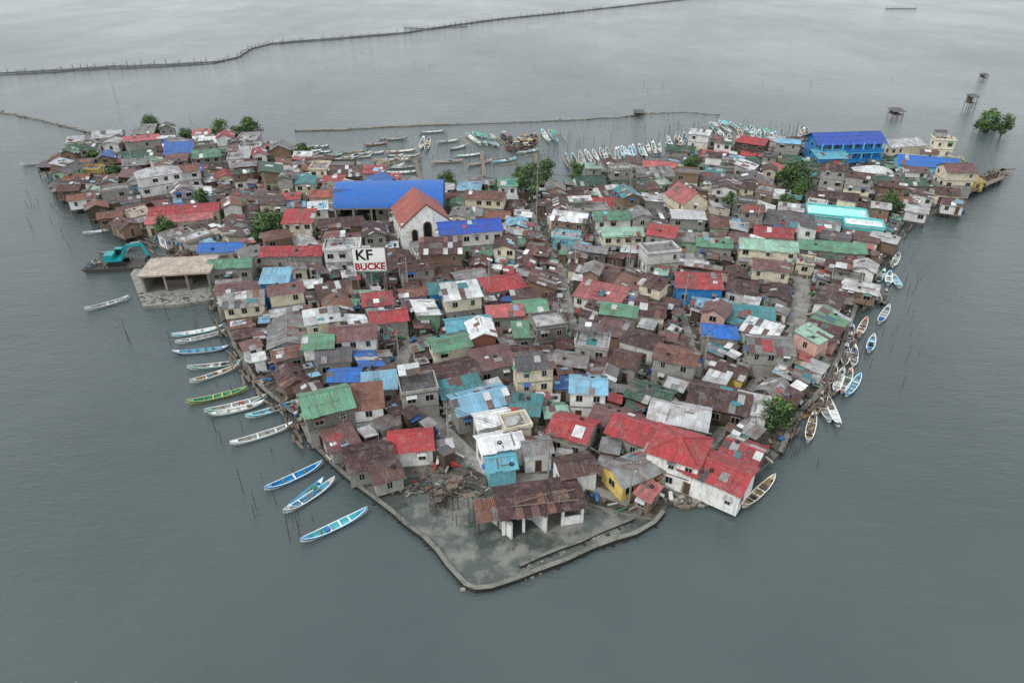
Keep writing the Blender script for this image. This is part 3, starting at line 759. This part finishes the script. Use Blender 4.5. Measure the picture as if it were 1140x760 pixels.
# ------------------------------------------------------------------ boats
def bp(n, c): return plain("boat_paint_"+n, c, .45, .25, 1.5)
BC = dict(white=(232,236,234), blue=(40,140,200), lblue=(130,196,218), green=(60,150,120), wood=(180,156,116), grey=(164,166,164), navy=(36,70,130), cyan=(100,196,206), yellow=(206,184,100), dark=(60,56,54), red=(170,56,56), orange=(200,116,80))
def boat(u1, v1, u2, v2, hull='white', stripe='blue', inner='lblue', W=1.05, outr=False, canopy=False, name=None):
    p = G(u1, v1); q = G(u2, v2); c = (p+q)/2; d = q-p; L = d.length; an = math.atan2(d.y, d.x); mb = MB()
    n = 16; S_ = []
    for i in range(n+1):
        t = -1+2*i/n; k = abs(t)
        hw = W/2*(max(0, 1-k**2.6))**.75+.025; zt = .42+.55*k**3.2; zk = -.18+.62*k**5
        S_.append((t*L/2, hw, zt, zk))
    H_, T_, I_ = bp(hull, BC[hull]), bp(stripe, BC[stripe]), bp(inner, BC[inner])
    for i in range(n):
        x0, w0, t0, k0 = S_[i]; x1, w1, t1, k1 = S_[i+1]
        for s in (-1, 1):
            def Q(x, w, z): return (x, s*w, z)
            def add(P, m, r): mb.poly(P if s < 0 else P[::-1], m, r)
            m0 = k0+(t0-k0)*.6; m1 = k1+(t1-k1)*.6
            add([Q(x0, w0*.45, k0), Q(x1, w1*.45, k1), Q(x1, w1*.9, m1), Q(x0, w0*.9, m0)], H_, .5)
            add([Q(x0, w0*.9, m0), Q(x1, w1*.9, m1), Q(x1, w1, t1), Q(x0, w0, t0)], T_, .5)
            g0 = max(w0-.1, .004); g1 = max(w1-.1, .004)
            add([Q(x0, w0, t0), Q(x1, w1, t1), Q(x1, g1, t1), Q(x0, g0, t0)], H_, .9)
            if i in (0, 1, n-1, n-2):
                add([Q(x0, g0, t0-.02), Q(x1, g1, t1-.02), Q(x1, 0, t1-.02), Q(x0, 0, t0-.02)], T_, .4)
            else:
                f0 = max(k0+.14, .05); f1 = max(k1+.14, .05)
                add([Q(x0, g0, t0), Q(x1, g1, t1), Q(x1, g1*.7, f1), Q(x0, g0*.7, f0)], I_, .5)
                add([Q(x0, g0*.7, f0), Q(x1, g1*.7, f1), Q(x1, 0, f1), Q(x0, 0, f0)], I_, .2)
    nt = max(3, int(L/1.6))
    for i in range(1, nt):
        x = -L/2*.72+L*.72*i/nt; mb.box(x-.1, x+.1, -W*.42, W*.42, .33, .38, planks() if R.random() < .5 else H_)
    for _ in range(R.choice((0, 1, 2, 2))):
        x = R.uniform(-L*.25, L*.25); mb.box(x-.3, x+.3, -W*.25, W*.25, .1, R.uniform(.3, .6), R.choice(pal))
    if R.random() < .5: mb.rbeam((-L*.3, .1, .5), (L*.2, -.1, .52), .06, .05, post())
    if outr:
        for s in (-1, 1):
            mb.beam((-L*.38, s*W*1.9, .1), (L*.38, s*W*1.9, .12), .1, bp('wood', BC['wood']), n=5)
        for x in (-L*.24, L*.2): mb.beam((x, -W*1.9, .15), (x, W*1.9, .15), .06, bp('wood', BC['wood']), n=4)
    if canopy:
        for x in (-L*.15, L*.12):
            for y in (-W*.4, W*.4): mb.beam((x, y, .3), (x, y, 1.9), .04, post(), n=4)
        mb.box(-L*.18, L*.15, -W*.5, W*.5, 1.9, 1.96, T_)
    mb.obj(name or ("outrigger_boat" if outr else "wooden_canoe_boat"), (c.x, c.y, .02), an)
for b in [(23,185,57,182,'white','grey','grey'),(93,262,143,254,'white','grey','white'),(109,285,150,279,'grey','dark','grey'),(95,347,145,333,'white','grey','grey'),
 (192,376,250,366,'white','cyan','white'),(196,384,253,371,'white','grey','grey'),(193,395,256,389,'navy','white','lblue'),(209,412,272,405,'white','green','grey'),
 (212,428,268,409,'white','grey','wood'),(208,451,277,435,'yellow','green','green'),(228,461,298,444,'white','green','grey'),(234,465,296,450,'grey','white','white'),
 (274,467,337,448,'white','cyan','lblue'),(257,497,327,475,'white','white','grey'),(295,548,360,518,'white','blue','blue'),(316,574,374,536,'white','grey','lblue'),
 (320,570,361,537,'blue','white','lblue'),(335,606,410,570,'white','blue','cyan'),
 (825,568,862,533,'white','wood','wood'),(898,496,906,462,'white','grey','wood'),(912,447,924,473,'white','grey','grey'),(921,446,934,478,'white','dark','white'),
 (940,444,957,420,'white','blue','lblue'),(928,441,938,413,'white','grey','white'),(936,441,947,414,'white','orange','grey'),(939,411,942,386,'white','grey','grey'),(949,411,951,388,'white','white','grey'),
 (954,377,964,357,'white','red','wood'),(977,363,989,343,'white','grey','grey'),(972,322,979,340,'white','grey','grey'),(975,317,984,303,'green','white','white'),
 (988,320,990,305,'white','blue','white'),(994,309,1002,323,'white','grey','lblue'),(983,342,986,325,'dark','grey','grey'),(945,385,948,365,'white','grey','grey'),(920,432,930,410,'white','grey','wood'),
 (962,345,968,328,'white','grey','white'),(992,300,1000,284,'white','grey','white'),(966,395,972,376,'white','grey','lblue'),(898,462,915,440,'wood','grey','wood')]:
    boat(*b, W=1.25 if b[1] > 350 else 1.4)
# harbour behind the island: canoes moored side by side, pointing out
for k in range(30):
    if k % 7 == 6: continue
    u = 632+k*4.0+R.uniform(-1.6, 1.6); v = 182-(u-634)*.15+R.uniform(-3, 3); l = R.uniform(.7, 1.15)
    boat(u, v+6*l, u-R.uniform(2, 9), v-9*l, R.choice(('white', 'white', 'grey')), R.choice(('white', 'blue', 'grey', 'dark', 'lblue')), R.choice(('white', 'wood', 'grey', 'lblue')), W=R.uniform(1.1, 1.5))
for b in [(405,163,432,160),(420,157,455,155),(466,149,497,147),(430,171,465,168),(468,168,472,154),(474,170,478,155),(500,168,520,163),(428,189,470,186),(440,176,470,174),(415,180,445,178),(505,176,540,172),(480,182,516,180),(430,194,468,192),(520,186,548,180),(486,160,512,157),(380,172,410,169)]:
    boat(*b, hull=R.choice(('white', 'grey', 'white')), stripe=R.choice(('green', 'grey', 'orange', 'dark', 'white')), inner=R.choice(('grey', 'white', 'wood')), W=1.6)
for b in [(519,150,536,163),(526,149,543,163),(534,151,551,164),(541,152,556,165),(603,146,612,160),(611,147,621,160),(800,136,814,150),(812,138,828,149),(824,140,840,153),(835,142,848,155),(790,138,802,152),(846,146,860,158),(575,172,600,168),(548,182,575,178)]:
    boat(*b, hull='white', stripe=R.choice(('cyan', 'grey', 'green')), inner=R.choice(('lblue', 'white')), W=1.7, outr=True, canopy=R.random() < .4)
for k in range(26):
    u = R.uniform(560, 598); v = R.uniform(156, 170); boat(u, v, u+R.uniform(-12, 12), v-R.uniform(2, 8), R.choice(('dark', 'dark', 'grey', 'wood')), R.choice(('dark', 'wood', 'grey', 'red')), 'dark', W=1.8, canopy=R.random() < .3)
for k in range(34):
    u = R.uniform(330, 440); v = 166+R.uniform(-6, 14)+(u-330)*.14; boat(u, v, u+R.uniform(10, 22), v-R.uniform(0, 4), R.choice(('white', 'grey')), R.choice(('grey', 'dark', 'green', 'white')), R.choice(('wood', 'white')), W=1.5)
for k in range(36):
    u = R.uniform(745, 900); v = 157+R.uniform(-7, 4)+max(0, 790-u)*.12; boat(u, v+3, u+R.uniform(-6, 6), v-R.uniform(4, 9), R.choice(('white', 'grey')), R.choice(('grey', 'blue', 'white', 'dark')), R.choice(('wood', 'white')), W=1.5)
mb = MB()
def stake(u, v, h=2.2, r=.07):
    p = G(u, v); mb.beam((p.x, p.y, -1), (p.x+R.uniform(-.2, .2), p.y, h), r, post(), r*.7, 5)
for _ in range(150): u = R.uniform(400, 760); stake(u, R.uniform(152, 190)-max(0, (u-600)*.12), R.uniform(1, 2.8), .06)
for _ in range(90): u = R.uniform(740, 900); stake(u, R.uniform(140, 160), R.uniform(1, 3), .06)
mb.obj("harbour_mooring_stakes")
mb = MB()
for (a, b) in (((540,205),(536,172)),((470,210),(462,180)),((600,205),(596,174)),((400,192),(470,178))):
    p = G(*a); q = G(*b); mb.rbeam((p.x, p.y, .9), (q.x, q.y, .9), 1.2, .1, planks())
mb.obj("wooden_jetty")
mb = MB()
for (u, v, h) in [(142,378,4),(145,382,2.5),(131,116,7),(212,135,3),(240,480,3.5),(271,548,4),(285,566,3),(320,590,3.2),(334,600,3),(283,575,2),(322,600,2),(71,265,2.5),(78,277,2),(33,248,1.6),(36,256,1.5),(188,356,3.4),(190,384,3),(262,420,3),(344,97,3),(349,92,2.5),(900,258,2),(925,48,3),(1005,430,2),(880,500,2),(910,520,1.5),(958,395,3),(968,410,2),(935,420,3),(1010,330,2),(308,560,2.5),(246,492,2)]: stake(u, v, h, .055)
for _ in range(60): stake(R.uniform(945, 1025), R.uniform(240, 400), R.uniform(.6, 2.2), .045)
for _ in range(26): v = R.uniform(350, 600); stake(190+(v-350)*.55+R.uniform(-14, 40), v, R.uniform(.7, 2.4), .045)
for _ in range(22): stake(R.uniform(400, 1040), R.uniform(20, 120), R.uniform(1, 2), .08)
for _ in range(14): u = R.uniform(20, 110); stake(u, 205+u*.35+R.uniform(0, 30), R.uniform(.8, 2), .06)
for _ in range(12): u = R.uniform(420, 560); stake(u, 560+R.uniform(-6, 30), R.uniform(.8, 2.4), .05)
mb.obj("bamboo_mooring_poles")
p0, p1 = G(880,463), G(912,450); mb = MB(); d = (p1-p0); n = Vector((-d.y, d.x, 0)).normalized()
bam = plain("bamboo_yellow", (176, 140, 96), .6, .4, 4)
for k in range(10): o = n*(k-5)*.26; mb.beam(p0+o+Vector((0, 0, .1)), p1+o+Vector((R.uniform(-.4, .4), 0, .1)), .12, bam, n=6)
for t in (.15, .5, .85): c = p0.lerp(p1, t); mb.beam(c-n*1.4+Vector((0, 0, .26)), c+n*1.3+Vector((0, 0, .26)), .07, bam, n=5)
mb.obj("bamboo_raft")

# ------------------------------------------------------------------ excavator on barge
p = G(134, 298); e = bpy.data.objects.new("excavator_barge", None); COL.objects.link(e); e.location = (p.x, p.y, 0); e.rotation_euler = (0, 0, math.radians(6))
st = plain("barge_steel", (66, 64, 62), .6, .6, 1, (80, 54, 40)); mb = MB()
a, b = 6.6, 2.3
prof = [(-a, .9), (-a+1.2, -.4), (a-1.2, -.4), (a, .9)]
mb.poly([(x, -b, z) for x, z in prof], st); mb.poly([(x, b, z) for x, z in prof][::-1], st)
for i in range(4):
    (x0, z0), (x1, z1) = prof[i], prof[(i+1) % 4]; mb.poly([(x0, b, z0), (x1, b, z1), (x1, -b, z1), (x0, -b, z0)], st)
for x in (-5.5, -2, 2, 5.5):
    for y in (-b+.2, b-.2): mb.beam((x, y, .9), (x, y, 1.35), .12, st)
for k in range(14): mb.rbeam((R.uniform(-6, -3), R.uniform(-2, 2), 1), (R.uniform(-6, -3), R.uniform(-2, 2), 1.1), .2, .15, R.choice(pal))
mb.obj("barge_hull", parent=e)
te = plain("teal_machine_paint", (30, 160, 165), .4, .2, 2); mb = MB()
for y in (-1.2, 1.2):
    y0, y1 = y-.3, y+.3; pr = [(-1.9, 1.3), (-1.6, .93), (1.6, .93), (1.9, 1.3), (1.6, 1.7), (-1.6, 1.7)]
    mb.poly([(x, y0, z) for x, z in pr], rubber()); mb.poly([(x, y1, z) for x, z in pr][::-1], rubber())
    for i in range(6):
        (xa, za), (xb, zb) = pr[i], pr[(i+1) % 6]; mb.poly([(xa, y1, za), (xb, y1, zb), (xb, y0, zb), (xa, y0, za)], rubber())
mb.beam((0, 0, 1.4), (0, 0, 1.9), .8, st, n=12)
mb.obj("tracks", parent=e)
mb = MB(); mb.box(-2.1, 1.2, -1.3, 1.3, 1.9, 2.35, te); mb.box(-2.1, -.3, -1.3, 1.3, 2.35, 3.3, te); mb.box(-.28, 1.2, .3, 1.3, 2.35, 2.6, te)
mb.box(-.25, 1.1, .4, 1.25, 2.6, 3.9, glass()); mb.box(-.35, 1.2, .3, 1.35, 3.9, 4.05, te)
for (x, y) in ((-.3, .35), (1.15, .35), (-.3, 1.3), (1.15, 1.3)): mb.box(x-.06, x+.06, y-.06, y+.06, 2.6, 3.9, te)
mb.obj("cab_and_body", parent=e)
mb = MB(); mb.rbeam((.9, -.3, 2.3), (2.8, -.3, 5.0), .5, .65, te); mb.rbeam((2.7, -.3, 4.9), (5.6, -.3, 5.2), .45, .55, te); mb.rbeam((5.5, -.3, 5.4), (6.4, -.3, 2.6), .35, .45, te)
mb.beam((1.5, -.3, 2.5), (3.1, -.3, 4.4), .1, frame()); mb.beam((3.6, -.3, 5.5), (5.5, -.3, 5.75), .1, frame())
for (q0, q1) in (((6.4, 2.7), (5.6, 2.0)), ((5.6, 2.0), (5.7, 1.3)), ((5.7, 1.3), (6.5, 1.2))): mb.rbeam((q0[0], -.3, q0[1]), (q1[0], -.3, q1[1]), 1.0, .12, st)
for y in (-.8, .2): mb.poly([(6.4, y, 2.7), (5.6, y, 2.0), (5.7, y, 1.3), (6.5, y, 1.2)], st)
mb.obj("boom_and_bucket", parent=e)

# ------------------------------------------------------------------ fish pens, breakwaters, stilt huts
def fence(pts, h, step, name="fish_pen_fence", dbl=0, r=.1):
    mb = MB(); P = densify([G(*p) for p in pts], step, .7); net = plain("fish_net", (128, 128, 122), .9)
    for i, p in enumerate(P):
        mb.beam((p.x, p.y, -1), (p.x, p.y, h*R.uniform(.6, 1.3)), r, post(), n=4)
        if dbl: mb.beam((p.x, p.y+dbl, -1), (p.x, p.y+dbl, h*R.uniform(.6, 1.2)), r, post(), n=4)
        if i < len(P)-1:
            q = P[i+1]
            if R.random() < .85:
                for z in (.4, h*.65): mb.beam((p.x, p.y, z), (q.x, q.y, z), r*.5, post(), n=3)
            mb.rbeam((p.x, p.y, .15), (q.x, q.y, .15), .06, .35, net)
            if dbl:
                mb.rbeam((p.x, p.y+dbl, .2), (q.x, q.y+dbl, .2), .06, .4, net)
                if i % 2 == 0: mb.beam((p.x, p.y, h*.6), (p.x, p.y+dbl, h*.6), r*.6, post(), n=3)
    mb.obj(name)
fence([(-60,87),(0,84),(60,81),(120,77),(180,75),(238,71),(262,66),(278,56),(300,50),(380,44),(450,38),(500,30),(560,22),(640,14),(720,5),(800,-4)], 2.4, 6, dbl=7, r=.13)
fence([(450,31),(480,33),(520,30)], 1.8, 5); fence([(985,10),(1020,10)], 1.8, 6)
def bank(pts, w, h, name="breakwater"):
    mb = MB(); m = plain("embankment", (132, 126, 114), .9, .6, .5)
    strip(mb, densify([G(*p) for p in pts], 4, .6), w, -.5, h, m)
    for q in densify([G(*p) for p in pts], 1.6, .8):
        s = R.uniform(.15, .4); mb.rbeam((q.x-s, q.y, h*.6), (q.x+s, q.y+R.uniform(-.3, .3), h), s, s, R.choice((m, conc(), post())))
    mb.obj(name)
bank([(330,146),(380,145),(440,141),(500,139)], 1.2, .3); bank([(500,139),(560,137),(640,134),(700,130),(712,128)], .7, .18); bank([(-40,118),(0,125),(40,133),(100,148)], .8, .3)
bank([(712,127),(762,125),(800,128)], .4, .1)
def stilthut(u, v, s, h):
    p = G(u, v); mb = MB()
    for x in (-s, 0, s):
        for y in (-s, s): mb.beam((x, y, -1), (x*.9, y*.9, h), .1, post(), n=5)
    mb.box(-s*1.1, s*1.1, -s*1.1, s*1.1, h*.5, h*.5+.12, planks()); mb.box(-s*.8, s*.8, s*.6, s*.7, h*.5+.12, h, "w:wood"); mb.box(-s*.9, -s*.8, -s*.7, s*.7, h*.5+.12, h, "w:wood")
    mb.beam((-s, -s, .4), (s, -s, h*.5), .06, post(), n=4); mb.beam((s, -s, .4), (-s, -s, h*.5), .06, post(), n=4)
    sheets(mb, (-s*1.3, -s*1.3, h), (s*2.6, 0, 0), (0, s*2.6, .5), "r:dgrey", ALT)
    mb.obj("stilt_fishing_hut", (p.x, p.y, 0), .1)
stilthut(1078, 122, 1.4, 5); stilthut(996, 131, 1.9, 2.6); stilthut(711, 129, 1.6, 1.4); stilthut(1094, 89, 1.3, 2.2); stilthut(57, 195, 2, 3); stilthut(74, 217, 2.2, 3)
mb = MB()
for _ in range(190):
    u = R.uniform(1040, 1116); v = 222-(u-1040)*.33+R.uniform(-5, 5); p = G(u, v); mb.beam((p.x, p.y, -1), (p.x, p.y, R.uniform(1, 2.6)), .1, post(), n=4)
    if R.random() < .5: q = G(u+R.uniform(6, 16), v+R.uniform(-4, 2)); mb.rbeam((p.x, p.y, 1.3), (q.x, q.y, 1.3), R.choice((.2, .4, .9)), .1, R.choice((post(), planks())))
for (a, b) in (((1060,212),(1116,194)),((1070,222),(1112,204)),((1116,194),(1112,204)),((1088,203),(1092,213))):
    p = G(*a); q = G(*b); mb.rbeam((p.x, p.y, 1.5), (q.x, q.y, 1.5), 1.5, .12, planks())
mb.obj("stilt_jetty")
mb = MB()
for _ in range(170):
    u = R.uniform(1010, 1078); v = 232-(u-1010)*.28+R.uniform(-5, 5); p = G(u, v); s = R.uniform(.3, .9); mb.rbeam((p.x-s, p.y, .35), (p.x+s, p.y+R.uniform(-.5, .5), .5), s, s*.8, R.choice((conc(), conc(), planks(), frame())))
mb.obj("rubble_bank")
mb = MB()
for _ in range(120):
    u = R.uniform(735, 800); p = G(u, 560+abs(u-765)*-.1+R.uniform(-5, 6)); s = R.uniform(.12, .4); mb.rbeam((p.x-s, p.y, .15), (p.x+s, p.y+R.uniform(-.3, .3), .3), s*1.4, s, R.choice((conc(), GM, planks())))
for _ in range(170):
    u = R.uniform(430, 570); p = G(u, 536+R.uniform(-6, 16)); s = R.uniform(.08, .4); an = R.uniform(-1, 1); mb.rbeam((p.x-s, p.y-s*an, .12), (p.x+s, p.y+s*an, .3), s*R.uniform(.3, .9), s*.4, R.choice([planks(), conc(), post(), GM, GM, conc(), planks()]+pal[5:7]))
mb.obj("rubble_bank")
mb = MB(); p = G(505, 560)
for k in range(34):
    x = R.uniform(-3.2, 3.2); y = R.uniform(-1.4, 2.2); mb.beam((x, y, -.3), (x+R.uniform(-.3, .3), y, R.uniform(1.2, 3)), .06, post(), n=4)
    z = R.uniform(.6, 2.6); mb.beam((x, y, z), (x+R.uniform(-2.4, 2.4), y+R.uniform(-1, 1), z+R.uniform(-.3, .3)), .05, R.choice((post(), planks())), n=4)
    if k % 4 == 0: mb.rbeam((x-.7, y, z), (x+.7, y+.3, z+.1), .8, .05, R.choice(("r:rust", "r:dgrey", planks())))
mb.obj("bamboo_drying_rack", (p.x, p.y, .06))

# ------------------------------------------------------------------ light
w = bpy.data.worlds.new("World"); scene.world = w; w.use_nodes = True; nt = w.node_tree
bg = nt.nodes["Background"]; sky = nt.nodes.new("ShaderNodeTexSky"); sky.sky_type = 'NISHITA'; sky.sun_disc = False
EL, AZ = math.radians(52), math.radians(235)
sky.sun_elevation = EL; sky.sun_rotation = AZ; sky.air_density = 1; sky.dust_density = 4
hs = nt.nodes.new("ShaderNodeHueSaturation"); hs.inputs["Saturation"].default_value = .12; nt.links.new(sky.outputs[0], hs.inputs["Color"])
mx = nt.nodes.new("ShaderNodeMix"); mx.data_type = 'RGBA'; mx.inputs[0].default_value = .78
nt.links.new(hs.outputs[0], mx.inputs[6]); mx.inputs[7].default_value = (11.2, 11.8, 12.2, 1)
nt.links.new(mx.outputs[2], bg.inputs["Color"]); bg.inputs["Strength"].default_value = .1
sl = bpy.data.lights.new("sun", 'SUN'); so = bpy.data.objects.new("sun", sl); COL.objects.link(so)
sl.energy = 1.5; sl.angle = math.radians(11); sl.color = (1, .97, .93)
dirv = Vector((math.sin(AZ)*math.cos(EL), math.cos(AZ)*math.cos(EL), math.sin(EL)))
so.rotation_euler = dirv.to_track_quat('Z', 'Y').to_euler(); so.location = (0, 0, 200)
scene.view_settings.view_transform = 'Standard'; scene.view_settings.look = 'None'; scene.view_settings.exposure = 0
